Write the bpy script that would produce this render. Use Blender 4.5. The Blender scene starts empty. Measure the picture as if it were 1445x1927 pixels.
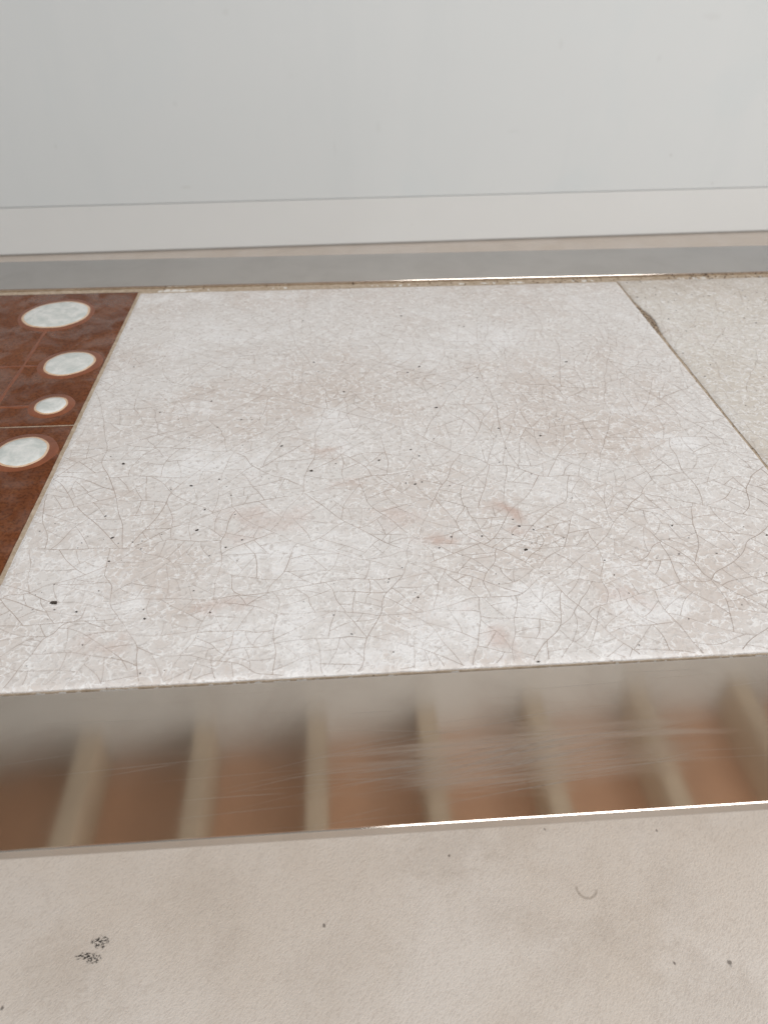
import bpy, bmesh, math, random
import numpy as np
from mathutils import Matrix, Vector

random.seed(7)
rng = np.random.default_rng(7)
sc = bpy.context.scene
col = sc.collection
T = 0.28                      # height of the table top above the floor

# ------------------------------------------------------------------ camera
cam_d = bpy.data.cameras.new('camera')
cam = bpy.data.objects.new('camera', cam_d)
col.objects.link(cam)
sc.camera = cam
cam_d.sensor_fit = 'VERTICAL'
cam_d.sensor_height = 36.0
cam_d.sensor_width = 27.0
cam_d.lens = 36.0 * 1335.3 / 1927.0
cam_d.clip_start = 0.02
cam_d.clip_end = 60.0
yaw, pit, rol = math.radians(3.9793), math.radians(39.9614), math.radians(0.1965)
fwd = Vector((math.sin(yaw) * math.cos(pit), math.cos(yaw) * math.cos(pit), -math.sin(pit)))
rgt = Vector((math.cos(yaw), -math.sin(yaw), 0))
upv = rgt.cross(fwd)
r2 = math.cos(rol) * rgt + math.sin(rol) * upv
u2 = -math.sin(rol) * rgt + math.cos(rol) * upv
m = Matrix((r2, u2, -fwd)).transposed().to_4x4()
m.translation = (0.1628, -0.1819, T + 0.2386)
cam.matrix_world = m
cam_d.dof.use_dof = True
cam_d.dof.focus_distance = 0.375
cam_d.dof.aperture_fstop = 11.5

# ------------------------------------------------------------------ light
world = bpy.data.worlds.new('World')
sc.world = world
world.use_nodes = True
bg = world.node_tree.nodes['Background']
bg.inputs[0].default_value = (0.92, 0.97, 1.0, 1)
bg.inputs[1].default_value = 0.32

def area(name, loc, target, sx, sy, power, colour):
    d = bpy.data.lights.new(name, 'AREA')
    d.shape = 'ELLIPSE'; d.size = sx; d.size_y = sy
    d.energy = power; d.color = colour
    o = bpy.data.objects.new(name, d)
    col.objects.link(o)
    o.location = loc
    o.rotation_euler = (Vector(target) - Vector(loc)).to_track_quat('-Z', 'Y').to_euler()
    return o

area('window_light', (0.92, -1.75, 1.78), (0.25, 0.35, 0.30), 1.6, 1.3, 60.0, (1.0, 0.998, 0.992))
area('low_fill_light', (2.15, -0.75, 0.35), (0.25, 0.55, 2.3), 0.8, 1.0, 17.0, (1.0, 0.985, 0.96))  # added fill, like floor bounce, aimed up at the ceiling and joists

vs = sc.view_settings
vs.view_transform = 'Standard'
vs.look = 'None'
vs.gamma = 1.0
vs.use_curve_mapping = False
vs.exposure = 0.0
sc.render.engine = 'CYCLES'
sc.cycles.use_denoising = True
sc.cycles.max_bounces = 8

# ------------------------------------------------------------------ helpers
def tag(o, label=None, cat=None, group=None, kind=None):
    if label: o['label'] = label
    if cat: o['category'] = cat
    if group: o['group'] = group
    if kind: o['kind'] = kind
    return o

def link(name, me, mat=None, parent=None, smooth=False):
    o = bpy.data.objects.new(name, me)
    col.objects.link(o)
    if mat and not me.materials: me.materials.append(mat)
    if parent: o.parent = parent
    if smooth:
        me.polygons.foreach_set('use_smooth', [True] * len(me.polygons))
    return o

def pydata(name, v, f):
    me = bpy.data.meshes.new(name)
    me.from_pydata([tuple(map(float, q)) for q in v], [], [tuple(map(int, q)) for q in f])
    me.update()
    return me

def box_mesh(name, lo, hi, bevel=0.0, seg=2):
    bm = bmesh.new()
    bmesh.ops.create_cube(bm, size=1.0)
    for q in bm.verts:
        for k in range(3):
            q.co[k] = lo[k] if q.co[k] < 0 else hi[k]
    if bevel:
        bmesh.ops.bevel(bm, geom=list(bm.edges), offset=bevel, segments=seg, profile=0.5, affect='EDGES')
    me = bpy.data.meshes.new(name)
    bm.to_mesh(me); bm.free()
    return me

def vnoise(x, y, scale, seed=0):
    """smooth value noise in [0,1] on numpy arrays"""
    X = np.asarray(x, float) * scale; Y = np.asarray(y, float) * scale
    xi = np.floor(X).astype(np.int64); yi = np.floor(Y).astype(np.int64)
    fx = X - xi; fy = Y - yi
    fx = fx * fx * (3 - 2 * fx); fy = fy * fy * (3 - 2 * fy)
    def h(a, b):
        s = np.sin(a * 127.1 + b * 311.7 + seed * 74.7) * 43758.5453
        return s - np.floor(s)
    return (h(xi, yi) * (1 - fx) + h(xi + 1, yi) * fx) * (1 - fy) + (h(xi, yi + 1) * (1 - fx) + h(xi + 1, yi + 1) * fx) * fy

def fbm(x, y, scale, seed=0, n=4):
    s = 0; a = 0.5; t = 0
    for k in range(n):
        s = s + a * vnoise(x, y, scale * 2 ** k, seed + k * 13); t += a; a *= 0.5
    return s / t

# node material helper
class M:
    def __init__(self, name):
        self.m = bpy.data.materials.new(name); self.m.use_nodes = True
        self.t = self.m.node_tree; self.n = self.t.nodes
        self.b = self.n['Principled BSDF']
        self.co = self.n.new('ShaderNodeTexCoord').outputs['Object']
    def put(self, sock, v):
        if hasattr(v, 'is_output') or hasattr(v, 'links'): self.t.links.new(v, sock)
        else: sock.default_value = v
    def set(self, **k):
        for a, v in k.items(): self.put(self.b.inputs[a.replace('_', ' ')], v)
    def map(self, scale=(1, 1, 1), loc=(0, 0, 0), rot=(0, 0, 0), vec=None):
        q = self.n.new('ShaderNodeMapping')
        q.inputs['Scale'].default_value = scale; q.inputs['Location'].default_value = loc; q.inputs['Rotation'].default_value = rot
        self.t.links.new(vec or self.co, q.inputs[0]); return q.outputs[0]
    def noise(self, scale, detail=4, rough=0.5, dist=0, vec=None, colour=False):
        q = self.n.new('ShaderNodeTexNoise')
        q.inputs['Scale'].default_value = scale; q.inputs['Detail'].default_value = detail
        q.inputs['Roughness'].default_value = rough; q.inputs['Distortion'].default_value = dist
        self.t.links.new(vec or self.co, q.inputs['Vector']); return q.outputs['Color' if colour else 'Fac']
    def voro(self, scale, feature='F1', vec=None, out='Distance', rand=1):
        q = self.n.new('ShaderNodeTexVoronoi'); q.feature = feature
        q.inputs['Scale'].default_value = scale; q.inputs['Randomness'].default_value = rand
        self.t.links.new(vec or self.co, q.inputs['Vector']); return q.outputs[out]
    def math(self, op, a, b=0.0, c=0.0, clamp=False):
        q = self.n.new('ShaderNodeMath'); q.operation = op; q.use_clamp = clamp
        for s, v in zip(q.inputs, (a, b, c)): self.put(s, v)
        return q.outputs[0]
    def ramp(self, v, a, b, lo=0.0, hi=1.0, smooth=True):
        q = self.n.new('ShaderNodeMapRange'); q.interpolation_type = 'SMOOTHSTEP' if smooth else 'LINEAR'
        for s, w in zip(q.inputs, (v, a, b, lo, hi)): self.put(s, w)
        return q.outputs[0]
    def mix(self, f, a, b):
        q = self.n.new('ShaderNodeMix'); q.data_type = 'RGBA'
        self.put(q.inputs['Factor'], f)
        for s, v in ((q.inputs[6], a), (q.inputs[7], b)):
            self.put(s, v if hasattr(v, 'links') else (*v, 1))
        return q.outputs[2]
    def attr(self, name, out='Color'):
        q = self.n.new('ShaderNodeAttribute'); q.attribute_name = name; return q.outputs[out]
    def sep(self, v):
        q = self.n.new('ShaderNodeSeparateXYZ'); self.t.links.new(v, q.inputs[0]); return q.outputs
    def bump(self, h, dist, strength=1.0, normal=None):
        q = self.n.new('ShaderNodeBump'); q.inputs['Strength'].default_value = strength; q.inputs['Distance'].default_value = dist
        self.put(q.inputs['Height'], h)
        if normal: self.t.links.new(normal, q.inputs['Normal'])
        return q.outputs[0]
    def blob(self, x, y, r, ry=None, wob=None, wscale=0.0):
        """soft 2-D blob mask around (x, y) in object space, 1 in the middle"""
        s = self.sep(self.co)
        dx = self.math('DIVIDE', self.math('SUBTRACT', s[0], x), r)
        dy = self.math('DIVIDE', self.math('SUBTRACT', s[1], y), ry or r)
        d = self.math('SQRT', self.math('ADD', self.math('MULTIPLY', dx, dx), self.math('MULTIPLY', dy, dy)))
        if wob is not None:
            d = self.math('ADD', d, self.math('MULTIPLY', self.math('SUBTRACT', wob, 0.5), wscale))
        return self.ramp(d, 0.25, 1.0, 1.0, 0.0)

# ------------------------------------------------------------------ materials
def mat_floor():
    k = M('beige_vinyl_floor')
    big = k.noise(7, 5, 0.6, 0.4); mid = k.noise(22, 4, 0.55, 0.6); fine = k.noise(160, 3, 0.6)
    c = k.mix(k.ramp(big, 0.35, 0.68), (0.645, 0.575, 0.508), (0.695, 0.637, 0.583))
    c = k.mix(k.math('MULTIPLY', k.ramp(mid, 0.48, 0.78), 0.20), c, (0.445, 0.380, 0.325))
    c = k.mix(k.math('MULTIPLY', k.ramp(fine, 0.5, 0.8), 0.14), c, (0.36, 0.30, 0.26))
    # grime smudges
    for (x, y, r, a) in [(0.222, 0.049, 0.026, .55), (0.276, -0.002, 0.016, .40), (0.31, -0.008, 0.016, .34), (0.342, -0.012, 0.02, .35),
                         (0.385, 0.02, 0.016, .25), (0.055, 0.03, 0.03, .30), (-0.03, -0.012, 0.026, .45), (0.16, -0.03, 0.03, .2), (0.28, 0.063, 0.02, .3), (0.375, -0.055, 0.03, .4)]:
        b = k.blob(x, y, r * 1.6, r * 1.3, k.noise(60, 6, 0.8), 3.4)
        c = k.mix(k.math('MULTIPLY', b, a * 0.36), c, (0.37, 0.305, 0.245))
    # leathery grain: short stretched wrinkles
    warp = k.noise(300, 2, 0.5, colour=True)
    q = k.n.new('ShaderNodeVectorMath'); q.operation = 'MULTIPLY_ADD'
    k.t.links.new(warp, q.inputs[0]); q.inputs[1].default_value = (0.0016, 0.0016, 0.0016); k.t.links.new(k.co, q.inputs[2])
    rv = k.map(rot=(0, 0, -0.75), vec=q.outputs[0])
    g1 = k.noise(1, 2, 0.5, vec=k.map((420, 900, 500), vec=rv))
    g2 = k.noise(620, 2, 0.5)
    h = k.math('ADD', g1, k.math('MULTIPLY', g2, 0.5))
    c = k.mix(k.math('MULTIPLY', k.ramp(g1, 0.50, 0.34), 0.17), c, (0.36, 0.295, 0.25))
    pits = k.ramp(k.noise(520, 2, 0.5), 0.66, 0.76)
    c = k.mix(k.math('MULTIPLY', pits, 0.15), c, (0.27, 0.21, 0.175))
    # black scuffs and the horseshoe scratch
    sn = k.ramp(k.noise(880, 3, 0.7, vec=k.map((0.6, 1, 1))), 0.44, 0.56)
    for (x, y, r, ry) in [(-0.0104, 0.0066, 0.0066, 0.0046), (-0.0128, -0.0026, 0.0056, 0.0038), (-0.0190, -0.0008, 0.006, 0.0024)]:
        b = k.math('MULTIPLY', k.ramp(k.blob(x, y, r * 1.15, ry * 1.15, k.noise(330, 3), 1.4), 0.0, 0.75), sn)
        c = k.mix(k.math('MULTIPLY', b, 0.93), c, (0.018, 0.017, 0.017))
    s = k.sep(k.co)
    dx = k.math('SUBTRACT', s[0], 0.3189); dy = k.math('SUBTRACT', s[1], 0.0190)
    d = k.math('SQRT', k.math('ADD', k.math('MULTIPLY', dx, dx), k.math('MULTIPLY', dy, dy)))
    ring = k.ramp(k.math('ABSOLUTE', k.math('SUBTRACT', d, 0.0068)), 0.0004, 0.0013, 1, 0)
    half = k.ramp(k.math('ADD', dy, k.math('MULTIPLY', dx, 0.25)), -0.0012, 0.0014, 1, 0)
    hs = k.math('MULTIPLY', ring, half)
    c = k.mix(k.math('MULTIPLY', hs, 0.42), c, (0.23, 0.18, 0.14))
    for (x, y, r) in [(0.3983, -0.0327, 0.0022), (0.3626, -0.0303, 0.0013), (0.3826, 0.0555, 0.0012), (-0.0622, -0.0269, 0.0016), (0.1367, 0.0069, 0.0016), (0.2267, 0.0475, 0.0013), (0.30, 0.062, .0011)]:
        c = k.mix(k.math('MULTIPLY', k.blob(x, y, r, r * 1.2, k.noise(700, 2), 1.2), 0.75), c, (0.10, 0.08, 0.07))
    k.set(Base_Color=c, Roughness=k.ramp(mid, 0.3, 0.7, 0.62, 0.50), Normal=k.bump(h, 0.0004, 0.5), Specular_IOR_Level=0.35)
    return k.m

WALL_MARKS = [(-0.118, 0.121, .016, .003, .22), (0.836, 0.158, .0035, .0035, .45), (0.939, 0.102, .003, .003, .45), (0.581, 0.344, .006, .012, .12), (0.51, 0.206, .018, .004, .10), (0.17, 0.183, .003, .025, .10), (-0.004, 0.396, .008, .008, .14), (-0.338, 0.197, .004, .006, .18), (0.851, 0.385, .025, .008, .12), (0.253, 0.217, .008, .012, .10), (0.769, 0.322, .006, .010, .10), (-0.112, 0.262, .006, .006, .14)]

def mat_wall():
    k = M('white_wall_paint')
    c = k.mix(k.noise(1.6, 4, 0.6), (0.600, 0.618, 0.618), (0.636, 0.648, 0.648))
    c = k.mix(k.math('MULTIPLY', k.ramp(k.noise(5, 3, 0.5, 0.4), 0.55, 0.75), 0.35), c, (0.568, 0.610, 0.622))
    sm = k.ramp(k.noise(30, 3, 0.6, vec=k.map((0.5, 1, 1.4))), 0.70, 0.80)
    c = k.mix(k.math('MULTIPLY', sm, 0.10), c, (0.40, 0.38, 0.36))
    st = k.noise(1, 4, 0.6, 0.3, vec=k.map((9, 9, 1.2)))
    c = k.mix(k.math('MULTIPLY', k.ramp(st, 0.48, 0.72), 0.16), c, (0.55, 0.58, 0.585))
    s = k.sep(k.co)
    for (x, z, rx, rz, a) in WALL_MARKS:
        dx = k.math('DIVIDE', k.math('SUBTRACT', s[0], x), rx); dz = k.math('DIVIDE', k.math('SUBTRACT', s[2], z), rz)
        d = k.math('ADD', k.math('SQRT', k.math('ADD', k.math('MULTIPLY', dx, dx), k.math('MULTIPLY', dz, dz))), k.math('MULTIPLY', k.math('SUBTRACT', k.noise(120, 3), 0.5), 1.2))
        c = k.mix(k.math('MULTIPLY', k.ramp(d, 0.2, 1.0, 1, 0), a * 0.7), c, (0.33, 0.31, 0.29))
    k.set(Base_Color=c, Roughness=0.55, Normal=k.bump(k.noise(900, 3, 0.6), 0.0003, 0.25), Specular_IOR_Level=0.3)
    return k.m

def mat_skirting():
    k = M('white_skirting_paint')
    c = k.mix(k.noise(9, 4, 0.6), (0.660, 0.662, 0.654), (0.635, 0.636, 0.626))
    c = k.mix(k.math('MULTIPLY', k.ramp(k.noise(120, 2), 0.72, 0.80), 0.35), c, (0.40, 0.34, 0.28))
    k.set(Base_Color=c, Roughness=0.42, Normal=k.bump(k.noise(400, 3), 0.0003, 0.2))
    return k.m

def mat_wood(name, a, b, rough=0.6, axis='Y'):
    k = M(name)
    sc_ = (26, 1.6, 26) if axis == 'Y' else (1.6, 26, 26)
    g = k.noise(1, 5, 0.6, 0.8, vec=k.map(sc_))
    g2 = k.noise(3, 4, 0.6)
    c = k.mix(k.ramp(g, 0.3, 0.7), a, b)
    c = k.mix(k.math('MULTIPLY', k.ramp(g2, 0.45, 0.7), 0.35), c, tuple(x * 0.6 for x in a))
    k.set(Base_Color=c, Roughness=rough, Normal=k.bump(g, 0.001, 0.4))
    return k.m

def mat_steel(along='X'):
    k = M('brushed_steel')
    sx = (lambda a, b, c: (a, b, c)) if along == 'X' else (lambda a, b, c: (b, a, c))
    hair = k.noise(1, 3, 0.7, vec=k.map(sx(16, 2600, 60)))
    hair2 = k.noise(1, 2, 0.6, 0.3, vec=k.map(sx(5, 700, 20), rot=(0, 0, 0.03)))
    worn = k.ramp(k.noise(9, 4, 0.6), 0.42, 0.68)
    smear = k.noise(26, 4, 0.65, 0.5)
    c = k.mix(k.ramp(smear, 0.35, 0.75), (0.670, 0.605, 0.540), (0.615, 0.550, 0.488))
    scr = k.math('MULTIPLY', k.ramp(hair, 0.60, 0.76), worn)
    r = k.math('ADD', k.ramp(smear, 0.3, 0.75, 0.066, 0.092), k.math('MULTIPLY', scr, 0.10))
    if along == 'X':
        hz = k.math('MULTIPLY', k.blob(0.225, -0.043, 0.085, 0.020, k.noise(1, 4, 0.7, 0.4, vec=k.map((12, 150, 20), rot=(0, 0, -0.12))), 1.7), k.ramp(hair, 0.3, 0.6, 0.5, 1.0))
        r = k.math('ADD', r, k.math('MULTIPLY', hz, 0.10))
        c = k.mix(k.math('MULTIPLY', hz, 0.18), c, (0.66, 0.64, 0.62))
    h = k.math('ADD', k.math('MULTIPLY', hair, 0.55), k.math('MULTIPLY', hair2, 0.45))
    tv = k.n.new('ShaderNodeCombineXYZ'); tv.inputs[1 if along == 'X' else 0].default_value = 1.0
    k.set(Base_Color=c, Metallic=1.0, Roughness=r, Specular_Tint=(0.58, 0.64, 0.72, 1), Anisotropic=0.85, Tangent=tv.outputs[0],
          Normal=k.bump(h, 0.00001, 0.12))
    return k.m

def mat_white_tile(name, beige, mid, white, seed=0.0):
    k = M(name)
    co = k.map(loc=(seed, seed * 0.7, 0))
    at = k.sep(k.attr('tint'))
    def warped(scale, amp, det=3):
        w = k.noise(scale, det, 0.6, colour=True, vec=co)
        q = k.n.new('ShaderNodeVectorMath'); q.operation = 'MULTIPLY_ADD'
        k.t.links.new(w, q.inputs[0]); q.inputs[1].default_value = (amp,) * 3; k.t.links.new(co, q.inputs[2])
        return q.outputs[0]
    wv = warped(150, 0.006)
    n1 = k.noise(190, 2, 0.5, vec=wv)
    worm = k.ramp(k.math('ABSOLUTE', k.math('SUBTRACT', n1, 0.5)), 0.008, 0.05, 1, 0)
    n2 = k.noise(380, 3, 0.65, vec=wv)
    n3 = k.noise(95, 4, 0.65, 0.4, vec=co)
    patch = k.noise(26, 6, 0.66, 0.6, vec=co)
    # beige wash against the whiter body
    bw = k.ramp(k.math('ADD', k.noise(11, 5, 0.6, 0.5, vec=co), k.math('MULTIPLY', k.math('SUBTRACT', n3, 0.5), 0.35)), 0.40, 0.66)
    c = k.mix(bw, mid, beige)
    w = k.math('ADD', k.math('MULTIPLY', at[1], 0.75), k.math('MULTIPLY', k.math('SUBTRACT', patch, 0.5), 2.1))
    w = k.math('ADD', w, k.math('MULTIPLY', k.math('SUBTRACT', n3, 0.5), 2.0))
    w = k.math('ADD', w, k.math('MULTIPLY', k.math('SUBTRACT', n2, 0.5), 1.7))
    wm = k.ramp(w, 0.05, 0.80)
    c = k.mix(k.math('MULTIPLY', wm, 0.9), c, white)
    wl = k.math('MULTIPLY', worm, k.ramp(n3, 0.30, 0.52))
    c = k.mix(k.math('MULTIPLY', wl, 0.9), c, (0.86, 0.855, 0.85))
    c = k.mix(k.math('MULTIPLY', k.ramp(n2, 0.50, 0.68), 0.55), c, (0.47, 0.42, 0.385))
    pk = k.ramp(k.math('ADD', at[0], k.math('MULTIPLY', k.math('SUBTRACT', n3, 0.5), 0.9)), 0.10, 1.05, 0, 0.62, smooth=False)
    c = k.mix(pk, c, (0.52, 0.345, 0.275))
    c = k.mix(at[2], c, (0.36, 0.29, 0.23))
    h = k.math('ADD', k.math('MULTIPLY', n1, 0.8), k.math('ADD', k.math('MULTIPLY', worm, 0.25), k.math('MULTIPLY', n2, 0.6)))
    k.set(Base_Color=c, Roughness=k.ramp(n1, 0.35, 0.65, 0.34, 0.52), Normal=k.bump(h, 0.0004, 0.6), Specular_IOR_Level=0.45)
    return k.m

def mat_brown_tile():
    k = M('brown_glaze')
    big = k.noise(26, 5, 0.6, 0.5); sp = k.noise(520, 2, 0.6); sp2 = k.noise(190, 3, 0.6)
    c = k.mix(k.ramp(big, 0.35, 0.7), (0.142, 0.045, 0.017), (0.200, 0.070, 0.028))
    c = k.mix(k.math('MULTIPLY', k.ramp(sp, 0.46, 0.62), 0.60), c, (0.070, 0.022, 0.009))
    c = k.mix(k.math('MULTIPLY', k.ramp(sp2, 0.56, 0.72), 0.45), c, (0.23, 0.095, 0.035))
    c = k.mix(k.math('MULTIPLY', k.ramp(k.noise(38, 4, 0.6, 0.3), 0.54, 0.72), 0.35), c, (0.215, 0.115, 0.090))  # greyish sheen of the mirrored wall, put into the glaze colour in patches
    k.set(Base_Color=c, Roughness=k.ramp(big, 0.35, 0.65, 0.16, 0.30), Normal=k.bump(k.noise(230, 3, 0.6), 0.0003, 0.08), Specular_IOR_Level=k.ramp(k.noise(48, 4, 0.6, 0.6), 0.42, 0.68, 0.06, 0.58))
    return k.m

def mat_simple(name, a, b, scale, rough, bump=0.0, det=4):
    k = M(name)
    n = k.noise(scale, det, 0.62, 0.4)
    k.set(Base_Color=k.mix(k.ramp(n, 0.3, 0.7), a, b), Roughness=rough)
    if bump: k.set(Normal=k.bump(k.noise(scale * 3, 4, 0.65), bump, 0.7))
    return k.m

MF = mat_floor(); MW = mat_wall(); MS = mat_skirting(); ST = mat_steel(); ST2 = mat_steel('Y')
M_JOIST = mat_wood('pale_joist_wood', (0.63, 0.535, 0.42), (0.71, 0.61, 0.49))
M_CEIL = mat_wood('brown_ceiling_board', (0.64, 0.405, 0.275), (0.71, 0.475, 0.340), axis='X')
M_TA = mat_white_tile('crackled_white_glaze', (0.655, 0.600, 0.562), (0.735, 0.714, 0.697), (0.860, 0.860, 0.865), seed=0)
M_TB = mat_white_tile('greenish_white_glaze', (0.640, 0.593, 0.532), (0.700, 0.673, 0.630), (0.762, 0.752, 0.725), seed=3.7)
M_BR = mat_brown_tile()
M_RING = mat_simple('orange_brown_slip', (0.190, 0.058, 0.024), (0.250, 0.080, 0.034), 90, 0.42, 0.0003)
M_DOT = mat_simple('white_dot_glaze', (0.56, 0.60, 0.58), (0.80, 0.81, 0.79), 110, 0.22, 0.0003)
M_RIM = mat_simple('cream_dot_rim', (0.62, 0.40, 0.24), (0.70, 0.55, 0.42), 200, 0.4)
M_GROUT = mat_simple('sandy_grout', (0.40, 0.31, 0.22), (0.56, 0.47, 0.37), 260, 0.9, 0.0008)
M_PLAST = mat_simple('white_edge_grout', (0.70, 0.67, 0.62), (0.82, 0.81, 0.78), 300, 0.8, 0.0010)
M_CRACK = mat_simple('craze_stain', (0.33, 0.255, 0.21), (0.45, 0.37, 0.32), 60, 0.8)
M_PIT = mat_simple('dark_pinhole', (0.020, 0.016, 0.014), (0.06, 0.045, 0.035), 400, 0.7)
M_BOARD = mat_simple('chipboard', (0.30, 0.21, 0.13), (0.42, 0.31, 0.20), 220, 0.85)
M_LEG = ST

# ------------------------------------------------------------------ the setting
WY, WR = 1.2871, 0.0321          # foot of the skirting: y = WY + WR * x
floor = link('floor', pydata('floor', [(-2.6, -2.4, 0), (3.0, -2.4, 0), (3.0, WY + .3, 0), (-2.6, WY + .3, 0)], [(0, 1, 2, 3)]), MF)
tag(floor, 'beige leather-grained vinyl floor with black scuffs', kind='structure')
ang = math.atan(WR)
bm = bmesh.new()
for lo, hi in (((-2.6, 0.0, 0.0930), (3.0, 0.13, T + 2.10)), ((-2.6, 0.012, -0.02), (3.0, 0.13, 0.0929))):
    r_ = bmesh.ops.create_cube(bm, size=1.0)
    for q in r_['verts']:
        for k in range(3): q.co[k] = lo[k] if q.co[k] < 0 else hi[k]
me = bpy.data.meshes.new('wall'); bm.to_mesh(me); bm.free()
wall = link('wall', me, MW)
wall.location = (0, WY, 0); wall.rotation_euler = (0, 0, ang)
tag(wall, 'plain white painted wall behind the table', kind='structure')
sk = link('skirting_board', box_mesh('skirting_board', (-2.6, 0.0, 0.0035), (3.0, 0.0115, 0.0916), 0.0010, 2), MS, wall)
ceil = link('ceiling', box_mesh('ceiling', (-2.6, -1.3, T + 2.101), (3.0, 0.13, T + 2.16)), M_CEIL)
ceil.location = (0, WY, 0); ceil.rotation_euler = (0, 0, 0)
tag(ceil, 'brown boarded ceiling, seen only mirrored in the steel strip', kind='structure')
jm = box_mesh('joist', (-0.034, -1.3, T + 1.91), (0.034, -0.05, T + 2.10), 0.004, 1)
for i in range(-6, 7):
    j = link('joist', jm, M_JOIST, ceil)
    x = 0.030 + 0.386 * i
    j.location = (x, 0.046 + WR * x, 0)

# ------------------------------------------------------------------ coffee table
table = bpy.data.objects.new('coffee_table', None)
col.objects.link(table)
table.location = (0, 0, 0)
tag(table, 'low tiled coffee table with brushed steel edging and crackled white tiles', 'table')
XL, XR = -0.234, 0.812           # inner edges of the end strips
S = 0.0632                        # strip width
YF, YB = -0.0022, 0.4105          # inner edges of the long strips
TH = 0.0058                       # strip thickness

def strip(pts, mat=None, name='frame_strip'):
    """mitred flat bar with rounded arrises"""
    bm = bmesh.new()
    lo = [bm.verts.new((x, y, T - TH)) for x, y in pts]
    hi = [bm.verts.new((x, y, T)) for x, y in pts]
    bm.faces.new(hi); bm.faces.new(lo[::-1])
    for i in range(4):
        j = (i + 1) % 4
        bm.faces.new((lo[i], lo[j], hi[j], hi[i]))
    bmesh.ops.bevel(bm, geom=list(bm.edges), offset=0.0006, segments=4, profile=0.5, affect='EDGES')
    me = bpy.data.meshes.new(name); bm.to_mesh(me); bm.free()
    o = link(name, me, mat or ST, table)
    return o
g = 0.00015
fs = strip([(XL - S + g, YF - S), (XR + S - g, YF - S), (XR - g, YF), (XL + g, YF)])
bs = strip([(XL + g, YB), (XR - g, YB), (XR + S - g, YB + S), (XL - S + g, YB + S)])
strip([(XL - S, YF - S + g), (XL, YF + g), (XL, YB - g), (XL - S, YB + S - g)], ST2)
strip([(XR, YF + g), (XR + S, YF - S + g), (XR + S, YB + S - g), (XR, YB - g)], ST2)

# scratches rubbed into the front strip
def ribbons(paths, z):
    v = []; f = []
    for P, Wd in paths:
        n = len(P)
        for i in range(n):
            a = P[max(i - 1, 0)]; b = P[min(i + 1, n - 1)]
            dx, dy = b[0] - a[0], b[1] - a[1]; L = math.hypot(dx, dy) or 1
            w = Wd[i] * 0.5
            zz = 0.0 if callable(z) else z
            v.append((P[i][0] - dy / L * w, P[i][1] + dx / L * w, zz)); v.append((P[i][0] + dy / L * w, P[i][1] - dx / L * w, zz))
            if i:
                k = len(v)
                f.append((k - 4, k - 3, k - 1, k - 2))
    if callable(z):
        v = np.array(v); v[:, 2] = z(v[:, 0], v[:, 1])
    return v, f
M_SCR = (lambda k: (k.set(Base_Color=(0.66, 0.64, 0.61, 1), Metallic=1.0, Roughness=0.5), k.m)[1])(M('scratched_steel'))
paths = []
for i in range(120):
    cx = random.gauss(0.214, 0.028); cy = random.gauss(-0.0435, 0.0075)
    L = random.uniform(0.015, 0.075); cv = random.uniform(-1.6, -0.3); sl = random.gauss(0.11, 0.04)
    if i > 92: cx = random.uniform(-0.02, 0.40); cy = random.uniform(-0.060, -0.006); cv = random.uniform(-.6, .6); sl = random.gauss(0.02, 0.06)
    P = []
    for s in range(9):
        u = (s / 8 - 0.5) * L
        P.append((cx + u, cy + sl * u + cv * u * u))
    P = [(a, min(max(b, YF - S + .002), YF - .002)) for a, b in P]
    w0 = random.uniform(0.00003, 0.00010)
    paths.append((P, [w0 * math.sin(math.pi * (s + .5) / 9) for s in range(9)]))
v, f = ribbons(paths, T + 0.00003)
tag(link('scratches', pydata('scratches', v, f), M_SCR, fs), kind='stuff')

# board under the tiles, grout bed and legs
link('base_board', box_mesh('base_board', (XL - .012, YF - .012, T - .030), (XR + .012, YB + .012, T - TH - .0002)), M_BOARD, table)
link('grout_bed', box_mesh('grout_bed', (XL + .0003, YF + .0003, T - TH), (XR - .0003, YB - .0003, T - .0023)), M_GROUT, table)
lm = box_mesh('leg', (-.02, -.02, 0), (.02, .02, T - TH - .0003), .002, 2)
for x in (XL - S + .03, XR + S - .03):
    for y in (YF - S + .03, YB + S - .03):
        o = link('leg', lm, ST, table); o.location = (x, y, 0)

# ------------------------------------------------------------------ tiles
TZ = T - 0.0012                   # level of the tile faces
def tile_height(x, y, seed):
    return 0.00022 * (fbm(x, y, 26, seed, 2) - 0.5)

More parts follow.
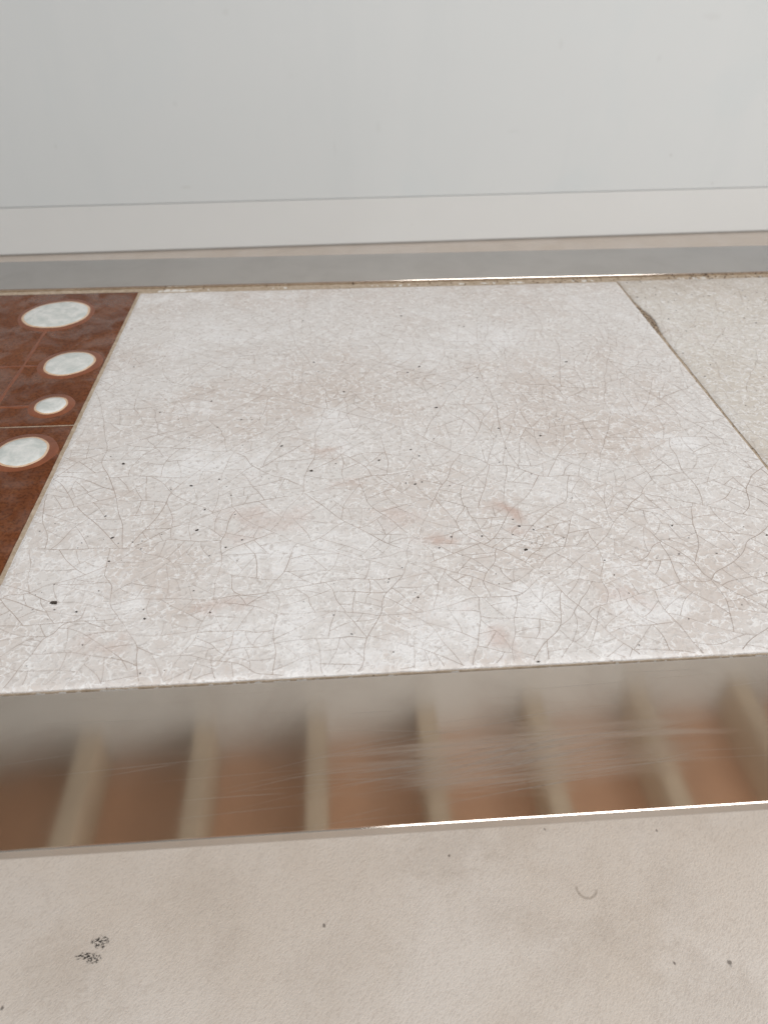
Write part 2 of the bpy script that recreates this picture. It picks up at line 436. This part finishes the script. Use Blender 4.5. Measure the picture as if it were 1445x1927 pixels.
def tile_mesh(name, x0, x1, y0, y1, nx, ny, seed, rough_edge, edge_fn=None, tint=None):
    xs = np.concatenate([[x0, x0 + .0004, x0 + .0012], np.linspace(x0 + .003, x1 - .003, nx), [x1 - .0012, x1 - .0004, x1]])
    ys = np.concatenate([[y0, y0 + .0004, y0 + .0012], np.linspace(y0 + .003, y1 - .003, ny), [y1 - .0012, y1 - .0004, y1]])
    X, Y = np.meshgrid(xs, ys, indexing='ij')
    e = np.minimum(np.minimum(X - x0, x1 - X), np.minimum(Y - y0, y1 - Y))
    Z = TZ + tile_height(X, Y, seed) - 0.0007 * np.clip(1 - e / 0.0030, 0, 1) ** 2
    # uneven edges
    j = lambda a, s: (fbm(a, a * 0 + seed, 130, s, 4) - 0.5) * 2 * rough_edge
    wl = np.clip(1 - (X - x0) / .004, 0, 1); wr = np.clip(1 - (x1 - X) / .004, 0, 1)
    wb = np.clip(1 - (Y - y0) / .004, 0, 1); wt = np.clip(1 - (y1 - Y) / .004, 0, 1)
    X2 = X + wl * (np.abs(j(Y, 1))) - wr * (np.abs(j(Y, 2)))
    Y2 = Y + wb * (np.abs(j(X, 3))) - wt * (np.abs(j(X, 4)))
    if edge_fn is not None:
        X2 = X2 + wl * edge_fn(Y)
    NX, NY = X.shape
    V = np.stack([X2, Y2, Z], -1).reshape(-1, 3)
    idx = np.arange(NX * NY).reshape(NX, NY)
    F = np.stack([idx[:-1, :-1], idx[1:, :-1], idx[1:, 1:], idx[:-1, 1:]], -1).reshape(-1, 4)
    rim = np.concatenate([idx[:, 0], idx[-1, 1:], idx[-2::-1, -1], idx[0, -2:0:-1]])
    lowv = V[rim].copy(); lowv[:, 2] = T - TH + .0002
    lo = np.arange(len(rim)) + len(V)
    nx_ = np.roll(np.arange(len(rim)), -1)
    F2 = np.stack([rim, lo, lo[nx_], rim[nx_]], -1)
    me = pydata(name, np.concatenate([V, lowv]), np.concatenate([F, F2[:, ::-1]]))
    n = len(me.polygons); sm = np.ones(n, bool); sm[len(F):] = False
    me.polygons.foreach_set('use_smooth', sm)
    if tint is not None:
        tv = tint(X.ravel(), Y.ravel())
        tv = np.concatenate([tv, np.zeros((len(lowv), 3))])
        a = me.color_attributes.new('tint', 'FLOAT_COLOR', 'POINT')
        a.data.foreach_set('color', np.concatenate([tv, np.ones((len(tv), 1))], 1).astype(np.float32).ravel())
    return me

PITS = [(0.0282, 0.0489, 0.00104), (0.0372, 0.1557, 0.00094), (0.0450, 0.0920, 0.00074), (0.0558, 0.0881, 0.00049), (0.0604, 0.0886, 0.00049), (0.0376, 0.1095, 0.00068), (0.0715, 0.0365, 0.00073), (0.0473, 0.0749, 0.00064), (0.0868, 0.0954, 0.00084), (0.1101, 0.0862, 0.00066), (0.1025, 0.0812, 0.00065), (0.0932, 0.1376, 0.00055), (0.0787, 0.1327, 0.00072), (0.0273, 0.0133, 0.00034), (0.1000, 0.0384, 0.00059), (0.0401, 0.0426, 0.00059), (0.0297, 0.0855, 0.00041), (0.0886, 0.1114, 0.00069), (0.1443, 0.1422, 0.00102), (0.2014, 0.1263, 0.00072), (0.2054, 0.1280, 0.00064), (0.2308, 0.0813, 0.00066), (0.2154, 0.0818, 0.00066), (0.2082, 0.0740, 0.00049), (0.1942, 0.0414, 0.00060), (0.1631, 0.0216, 0.00043), (0.1829, 0.1500, 0.00076), (0.1965, 0.1276, 0.00054), (0.2512, 0.0877, 0.00084), (0.2579, 0.0848, 0.00067), (0.2508, 0.0701, 0.00098), (0.2490, 0.0934, 0.00051), (0.3298, 0.0831, 0.00059), (0.2873, 0.0601, 0.00048), (0.2409, 0.0015, 0.00055), (0.3749, 0.0728, 0.00067), (0.3439, 0.0614, 0.00049), (0.0484, 0.2102, 0.00072), (0.1265, 0.1682, 0.00078), (0.1646, 0.2286, 0.00087), (0.1444, 0.2701, 0.00092), (0.0864, 0.1907, 0.00060), (0.0792, 0.2218, 0.00074), (0.1002, 0.1983, 0.00061), (0.0202, 0.2709, 0.00068), (0.1356, 0.3377, 0.00076), (0.2123, 0.3416, 0.00103), (0.2585, 0.3199, 0.00101), (0.2178, 0.2593, 0.00092), (0.2089, 0.2516, 0.00090), (0.2229, 0.2050, 0.00105), (0.2022, 0.1595, 0.00068), (0.2065, 0.1528, 0.00057), (0.2579, 0.1787, 0.00081), (0.2817, 0.1690, 0.00079), (0.2554, 0.2413, 0.00067), (0.3216, 0.2598, 0.00093)]
PINK = [(0.249, 0.098, 0.0134, 0.0059, 1.00, -0.35), (0.210, 0.082, 0.0102, 0.0063, 0.75, 0.00), (0.227, 0.011, 0.0073, 0.0057, 0.70, -0.50), (0.121, 0.104, 0.0249, 0.0077, 0.55, 0.00), (0.152, 0.163, 0.0078, 0.0075, 0.60, 0.00), (0.106, 0.041, 0.0192, 0.0045, 0.50, 0.00), (0.254, 0.082, 0.0092, 0.0048, 0.60, 0.00), (0.058, 0.023, 0.0136, 0.0058, 0.50, 0.00), (0.187, 0.101, 0.0100, 0.0068, 0.50, 0.00), (0.291, 0.037, 0.0147, 0.0059, 0.45, 0.00), (0.138, 0.100, 0.0110, 0.0059, 0.50, 0.00), (0.215, 0.031, 0.0143, 0.0050, 0.30, 0.00), (0.114, 0.091, 0.0161, 0.0057, 0.40, 0.00), (0.160, 0.130, 0.0176, 0.0067, 0.30, 0.00)]
WHITE = [(0.156, 0.198, 0.0113, 0.0156, 1.00, 0.00), (0.079, 0.153, 0.0302, 0.0132, 0.80, 0.00), (0.005, 0.153, 0.0120, 0.0150, 0.80, 0.00), (0.133, 0.076, 0.0313, 0.0112, 0.80, 0.00), (0.181, 0.013, 0.0363, 0.0101, 0.80, 0.00), (0.367, 0.159, 0.0159, 0.0087, 1.00, 0.00), (0.250, 0.035, 0.0218, 0.0095, 0.80, 0.00), (0.265, 0.294, 0.0587, 0.0214, 0.60, 0.00), (0.028, 0.085, 0.0104, 0.0188, 0.70, 0.00), (0.126, 0.027, 0.0209, 0.0090, 0.60, 0.00), (0.304, 0.025, 0.0286, 0.0091, 0.70, 0.00), (0.082, 0.306, 0.0468, 0.0201, 0.50, 0.00), (0.208, 0.031, 0.0143, 0.0123, 0.70, 0.00), (0.308, 0.114, 0.0232, 0.0091, 0.60, 0.00), (0.018, 0.386, 0.0866, 0.0106, 0.70, 0.00), (0.343, 0.194, 0.0404, 0.0098, 0.60, 0.00)]


def stains(lst, x, y, seed):
    out = np.zeros_like(x)
    wx = (fbm(x, y, 70, seed, 4) - .5); wy = (fbm(x, y, 70, seed + 50, 4) - .5)
    for (cx, cy, rx, ry, s, a) in lst:
        dx = x - cx + wx * 0.022; dy = y - cy + wy * 0.022
        u = dx * math.cos(a) + dy * math.sin(a); w = -dx * math.sin(a) + dy * math.cos(a)
        d = np.sqrt((u / rx / 1.25) ** 2 + (w / ry / 1.25) ** 2)
        out = np.maximum(out, s * np.clip(1.25 - d, 0, 1) ** 1.2)
    return out

def tint_a(x, y):
    pk = stains(PINK, x, y, 3) + 0.07 * np.clip(fbm(x, y, 22, 9, 4) - .56, 0, 1) * 4
    wh = stains(WHITE, x, y, 5) * 0.9 + 0.20 * fbm(x, y, 14, 21, 3) - 0.06 + 0.18 * np.clip((.12 - y) / .12, 0, 1)
    dirt = 0.5 * np.clip(1 - (0.400 - y) / .010, 0, 1) * np.clip((x - .25) / .15, 0, 1) * fbm(x, y, 90, 8, 3)
    return np.stack([np.clip(pk, 0, 1), np.clip(wh, -1, 1), np.clip(dirt, 0, 1)], -1)

def tint_b(x, y):
    pk = 0.16 * np.clip(fbm(x, y, 20, 31, 4) - .5, 0, 1) * 4
    wh = 0.30 * fbm(x, y, 14, 41, 3)
    dirt = 0.55 * np.clip(1 - (0.400 - y) / .05, 0, 1) * fbm(x, y, 60, 18, 4) + .5 * np.clip(1 - (x - .405) / .02, 0, 1) * np.clip(fbm(x, y, 50, 28, 4) - .4, 0, 1)
    return np.stack([np.clip(pk, 0, 1), np.clip(wh, -1, 1), np.clip(dirt, 0, 1)], -1)

# --- crazing: cells of glaze that split again and again, each new crack ending on older ones
def grow_cracks(x0, x1, y0, y1, cell, seed):
    r = random.Random(seed)
    cx, cy = (x0 + x1) / 2, (y0 + y1) / 2
    R_ = max(x1 - x0, y1 - y0) * 0.95; a0 = r.uniform(0.5, 0.7)
    start = [(cx + R_ * math.cos(a0 + k * math.pi / 2), cy + R_ * math.sin(a0 + k * math.pi / 2)) for k in range(4)]
    lines = []
    def area_c(P):
        A = X = Y = 0.0
        for (ax, ay), (bx, by) in zip(P, P[1:] + P[:1]):
            q = ax * by - bx * ay; A += q; X += (ax + bx) * q; Y += (ay + by) * q
        A *= 0.5
        return abs(A), X / (6 * A), Y / (6 * A)
    stack = [(start, 0)]
    while stack:
        P, g_ = stack.pop()
        A, mx, my = area_c(P)
        if A < cell * cell * math.exp(r.gauss(0.3, 0.6)): continue
        if not (x0 - .05 < mx < x1 + .05 and y0 - .05 < my < y1 + .05) and A < .002: continue
        sxx = syy = sxy = 0.0
        for (ax, ay), (bx, by) in zip(P, P[1:] + P[:1]):
            L = math.hypot(bx - ax, by - ay)
            for t in (.17, .5, .83):
                u, w = ax + (bx - ax) * t - mx, ay + (by - ay) * t - my
                sxx += L * u * u; syy += L * w * w; sxy += L * u * w
        th = 0.5 * math.atan2(2 * sxy, sxx - syy) + math.pi / 2 + r.gauss(0, 0.20)
        d = math.sqrt(A)
        px, py = mx + r.gauss(0, .10) * d, my + r.gauss(0, .10) * d
        nx, ny = -math.sin(th), math.cos(th)
        S_ = [(x - px) * nx + (y - py) * ny for x, y in P]
        L1, L2, cut = [], [], []
        n = len(P)
        for k in range(n):
            a, b = P[k], P[(k + 1) % n]; sa, sb = S_[k], S_[(k + 1) % n]
            (L1 if sa >= 0 else L2).append(a)
            if (sa >= 0) != (sb >= 0):
                t = sa / (sa - sb); q = (a[0] + (b[0] - a[0]) * t, a[1] + (b[1] - a[1]) * t)
                L1.append(q); L2.append(q); cut.append(q)
        if len(cut) != 2: continue
        lines.append((cut[0], cut[1], g_))
        stack.append((L1, g_ + 1)); stack.append((L2, g_ + 1))
    gm = max(q[2] for q in lines)
    paths = []
    for a, b, g_ in lines:
        L = math.hypot(b[0] - a[0], b[1] - a[1]); n = max(4, int(L / 0.0015))
        t = np.linspace(0, 1, n)
        if g_ > gm - 4 and r.random() < 0.08:
            t = t * r.uniform(0.35, 0.75)
        X = a[0] + (b[0] - a[0]) * t; Y = a[1] + (b[1] - a[1]) * t
        wx = (fbm(X, Y, 9, seed + 1, 2) - .5) * 0.050 + (fbm(X, Y, 48, seed + 3, 2) - .5) * 0.0090
        wy = (fbm(X, Y, 9, seed + 2, 2) - .5) * 0.050 + (fbm(X, Y, 48, seed + 4, 2) - .5) * 0.0090
        X = X + wx; Y = Y + wy
        ok = (X > x0) & (X < x1) & (Y > y0) & (Y < y1)
        w = (1.0 if g_ < gm * 0.45 else 0.85 if g_ < gm * 0.7 else 0.68) * r.uniform(0.75, 1.1)
        run = []
        for x, y, o in zip(X, Y, ok):
            if o: run.append((float(x), float(y)))
            else:
                if len(run) > 2: paths.append((run, w))
                run = []
        if len(run) > 2: paths.append((run, w))
    return paths

def craze(tile, x0, x1, y0, y1, cell, seed, hseed, wbase, weight):
    out = []
    for P, s in grow_cracks(x0 + .001, x1 - .001, y0 + .001, y1 - .001, cell, seed):
        a = np.array(P)
        nz = fbm(a[:, 0], a[:, 1], 60, 77, 3)
        wd = wbase * s * np.clip((nz - 0.10) * 2.0, 0.45, 1.15) * weight(a[:, 0], a[:, 1])
        out.append(([tuple(q) for q in a], list(wd)))
    v, f = ribbons(out, lambda x, y: TZ + tile_height(x, y, hseed) + 0.00009)
    return tag(link('craze_lines', pydata('craze_lines', v, f), M_CRACK, tile), kind='stuff')

def pits(tile, lst, hseed):
    v = []; f = []
    for (x, y, r) in lst:
        n = 9; b = len(v); a0 = random.uniform(0, 6.28); st = random.uniform(1.0, 1.7); ta = random.uniform(-.5, .9)
        z = float(TZ + tile_height(np.array([x]), np.array([y]), hseed)[0] + 0.00014)
        for k in range(n):
            a = a0 + k * 2 * math.pi / n; rr = r * random.uniform(0.6, 1.2)
            u, w = rr * st * math.cos(a), rr * math.sin(a)
            v.append((x + u * math.cos(ta) - w * math.sin(ta), y + u * math.sin(ta) + w * math.cos(ta), z))
        f.append(tuple(range(b, b + n)))
    return tag(link('pinholes', pydata('pinholes', v, f), M_PIT, tile), kind='stuff')

AX0, AX1, AY0, AY1 = 0.0, 0.4030, 0.0004, 0.4000
ta = link('tile', tile_mesh('white_tile', AX0, AX1, AY0, AY1, 230, 230, 5, 0.00045, tint=tint_a), M_TA, table)
ta['label'] = 'large crackled white tile stained pink and beige'
craze(ta, AX0, AX1, AY0, AY1, 0.0098, 11, 5, 0.00024, lambda x, y: 0.92 + 0.25 * np.clip(y / .12, 0, 1) - 0.55 * np.clip((y - .15) / .18, 0, 1))
rp = [(a, b, r * (0.85 if i else 1.25)) for i, (a, b, r) in enumerate(PITS)]
for i in range(260):
    if i % 3:
        x, y = random.uniform(.005, .398), random.uniform(.005, .395)
    else:
        q = random.choice(PITS); x, y = q[0] + random.gauss(0, .012), q[1] + random.gauss(0, .009)
    if AX0 + .003 < x < AX1 - .003 and AY0 + .003 < y < AY1 - .003:
        rp.append((x, y, random.choice((.00016, .0002, .00026, .00034))))
pits(ta, rp, 5)

# the second white tile: its left edge runs off the joint, leaving a dark gap
def gap_fn(y):
    return 0.0036 * np.exp(-((y - 0.325) / 0.022) ** 2) + 0.0006 * np.exp(-((y - .26) / .05) ** 2)
BX0, BX1 = 0.4045, 0.8100
tb = link('tile', tile_mesh('pale_tile', BX0, BX1, AY0, AY1 + .002, 150, 200, 8, 0.0009, gap_fn, tint_b), M_TB, table)
tb['label'] = 'large crackled tile of a greener white'
craze(tb, BX0, BX1, AY0, AY1, 0.011, 23, 8, 0.00025, lambda x, y: 0.75 + 0 * x)
rp = []
for i in range(260):
    y = 0.398 - abs(random.gauss(0, .05)) if i % 2 else random.uniform(.01, .395)
    rp.append((random.uniform(BX0 + .004, BX0 + .2), max(y, .01), random.choice((.0002, .0003, .0004, .0006))))
pits(tb, rp, 8)
# dirt lodged in the joint
def crumbs(name, pts, mat, parent):
    v = []; f = []
    for (x, y, z, r) in pts:
        b = len(v)
        for dx, dy, dz in ((1, 0, 0), (0, 1, 0), (-1, 0, 0), (0, -1, 0), (0, 0, 1), (0, 0, -1)):
            s = r * random.uniform(.6, 1.3)
            v.append((x + dx * s, y + dy * s, z + dz * s * .7))
        for i in range(4):
            f.append((b + i, b + (i + 1) % 4, b + 4)); f.append((b + (i + 1) % 4, b + i, b + 5))
    return tag(link(name, pydata(name, v, f), mat, parent), kind='stuff')
M_DIRT = mat_simple('joint_dirt', (0.085, 0.055, 0.038), (0.20, 0.14, 0.10), 300, 0.95)
cr = []
for i in range(620):
    y = random.gauss(.328, .018) if i % 3 else random.uniform(.06, .398)
    if not .002 < y < .399: continue
    w = float(gap_fn(np.array([y]))[0])
    cr.append((AX1 + random.uniform(-.0006, .0012 + w), y, TZ - random.uniform(.0004, .0016), random.uniform(.0002, .0005)))
crumbs('joint_dirt', cr, M_DIRT, table)

# crumbly white filler along the strips
def bead(name, x0, x1, y0, y1, z0, z1, n, seed, mat):
    K = 6; f = []
    X, Tt = np.meshgrid(np.linspace(x0, x1, n), np.arange(K) / (K - 1), indexing='ij')
    Y = y0 + (y1 - y0) * Tt + 0.0004 * (fbm(X, Tt * .1, 300, seed, 3) - .5) * (Tt > 0)
    hz = fbm(X, Tt * .004, 420, seed + 4, 3); hb = fbm(X, 0 * X, 45, seed + 9, 3)
    Z = z0 + (z1 - z0) * (0.3 + 0.7 * np.sin(np.pi * np.clip(Tt, .1, .9))) * (0.35 + 0.9 * hz) * (0.5 + hb)
    v = np.stack([X, Y, Z], -1).reshape(-1, 3)
    for i in range(1, n):
        b = i * K
        for k in range(K - 1): f.append((b - K + k, b + k, b + k + 1, b - K + k + 1))
    return link(name, pydata(name, v, f), mat, table, smooth=True)
bead('edge_filler', XL + .001, XR - .001, YF + .0001, 0.0008, T - .0040, T - .0020, 3600, 3, M_PLAST)
bead('edge_filler', 0.002, XR - .001, 0.3996, YB - .0002, T - .0036, T - .0022, 1500, 6, M_PLAST)
bead('edge_filler', XL + .001, 0.000, 0.4002, YB - .0002, T - .0036, T - .0022, 500, 9, M_GROUT)
cr = []
for i in range(45):
    cr.append((random.uniform(XL, .55), random.uniform(YF + .0004, .0012), T - random.uniform(.0006, .0016), random.uniform(.00012, .00032)))
for i in range(800):
    x = .80 - abs(random.gauss(0, .26))
    cr.append((x, random.uniform(.400, YB - .0004), T - random.uniform(.0016, .0028), random.uniform(.0003, .0010)))
crumbs('edge_dirt', [c for c in cr if XL < c[0] < XR], M_DIRT, table)

# --- brown tiles with their dots
def disc(name, cx, cy, r, z0, z1, n=40, wob=.05, dome=True, seed=1):
    rr = random.Random(seed); ph = [rr.uniform(0, 6.28) for _ in range(4)]
    v = [(cx, cy, z1)]; f = []
    rings = [(0.35, 1.0), (0.7, .92), (0.9, .68), (1.0, 0.0)] if dome else [(0.5, 1), (0.93, 1), (1.0, 0.0)]
    for t, zz in rings:
        for k in range(n):
            a = 2 * math.pi * k / n
            q = r * t * (1 + wob * (.6 * math.sin(2 * a + ph[0]) + .35 * math.sin(3 * a + ph[1]) + .22 * math.sin(7 * a + ph[2])))
            v.append((cx + q * math.cos(a), cy + q * math.sin(a), z0 + (z1 - z0) * zz))
    for k in range(n):
        f.append((0, 1 + k, 1 + (k + 1) % n))
    for j in range(len(rings) - 1):
        for k in range(n):
            a = 1 + j * n + k; b = 1 + j * n + (k + 1) % n
            f.append((a, a + n, b + n, b))
    return pydata(name, v, f)

def relief(name, a, b, w, z0, z1, seed):
    n = 40; v = []; f = []
    dx, dy = b[0] - a[0], b[1] - a[1]; L = math.hypot(dx, dy); tx, ty = dx / L, dy / L
    for i in range(n + 1):
        s = i / n
        o = 0.0004 * math.sin(9 * s + seed); ww = w * (1 + .25 * math.sin(23 * s + seed * 2) + .15 * math.sin(47 * s))
        for u, zz in ((-1, 0), (-.45, 1), (.45, 1), (1, 0)):
            d = o + u * ww / 2
            v.append((a[0] + dx * s - ty * d, a[1] + dy * s + tx * d, z0 + (z1 - z0) * zz))
        if i:
            k = i * 4
            for q in range(3): f.append((k - 4 + q, k + q, k + q + 1, k - 3 + q))
    return pydata(name, v, f)

def brown_tile(x0, x1, y0, y1, motif, seed, label):
    t = link('tile', tile_mesh('brown_tile', x0, x1, y0, y1, 40, 70, seed, 0.0003), M_BR, table)
    t['label'] = label
    zb = TZ - .00025
    for i, (a, b) in enumerate(motif['lines']):
        link('relief_line', relief('relief_line', a, b, .0034, zb, TZ + .00022 + .00004 * i, seed + i), M_RING, t, smooth=True)
    for i, (cx, cy, r) in enumerate(motif['dots']):
        link('dot_ring', disc('dot_ring', cx, cy, r + .0048, zb, TZ + .00042, wob=.03, dome=False, seed=seed * 9 + i), M_RING, t, smooth=True)
        link('dot_rim', disc('dot_rim', cx, cy, r + .0009, TZ + .0001, TZ + .00060, wob=.04, dome=False, seed=seed * 7 + i), M_RIM, t, smooth=True)
        link('glaze_dot', disc('glaze_dot', cx, cy, r, TZ + .0001, TZ + .00105, wob=.04, seed=seed * 7 + i), M_DOT, t, smooth=True)
    return t
for ci, (x0, x1) in enumerate([(-0.1155, -0.0026), (-0.2325, -0.1172)]):
    xc = (x0 + x1) / 2 + .002
    A = dict(lines=[((xc, .345), (xc, .214)), ((xc - .032, .2765), (xc + .032, .2765)), ((xc - .034, .2230), (xc + .034, .2230))],
             dots=[(xc, .3605, .0252), (xc + .0315, .2785, .0172), (xc - .0420, .2770, .0120), (xc + .0350, .2225, .0101), (xc - .0350, .2225, .0105)])
    B = dict(lines=[((xc, .125), (xc, .02)), ((xc - .03, .085), (xc + .03, .085))],
             dots=[(xc + .0330, .1712, .0152), (xc - .0330, .1705, .0150), (xc + .020, .050, .0110), (xc - .025, .050, .0110)])
    w = 'beside the white tile' if ci == 0 else 'at the table end'
    brown_tile(x0, x1, .2008, .4030, A, 3 + ci * 4, 'brown glazed tile with large white dot, far row, ' + w)
    brown_tile(x0, x1, .0004, .1994, B, 5 + ci * 4, 'brown glazed tile with paired white dots, near row, ' + w)
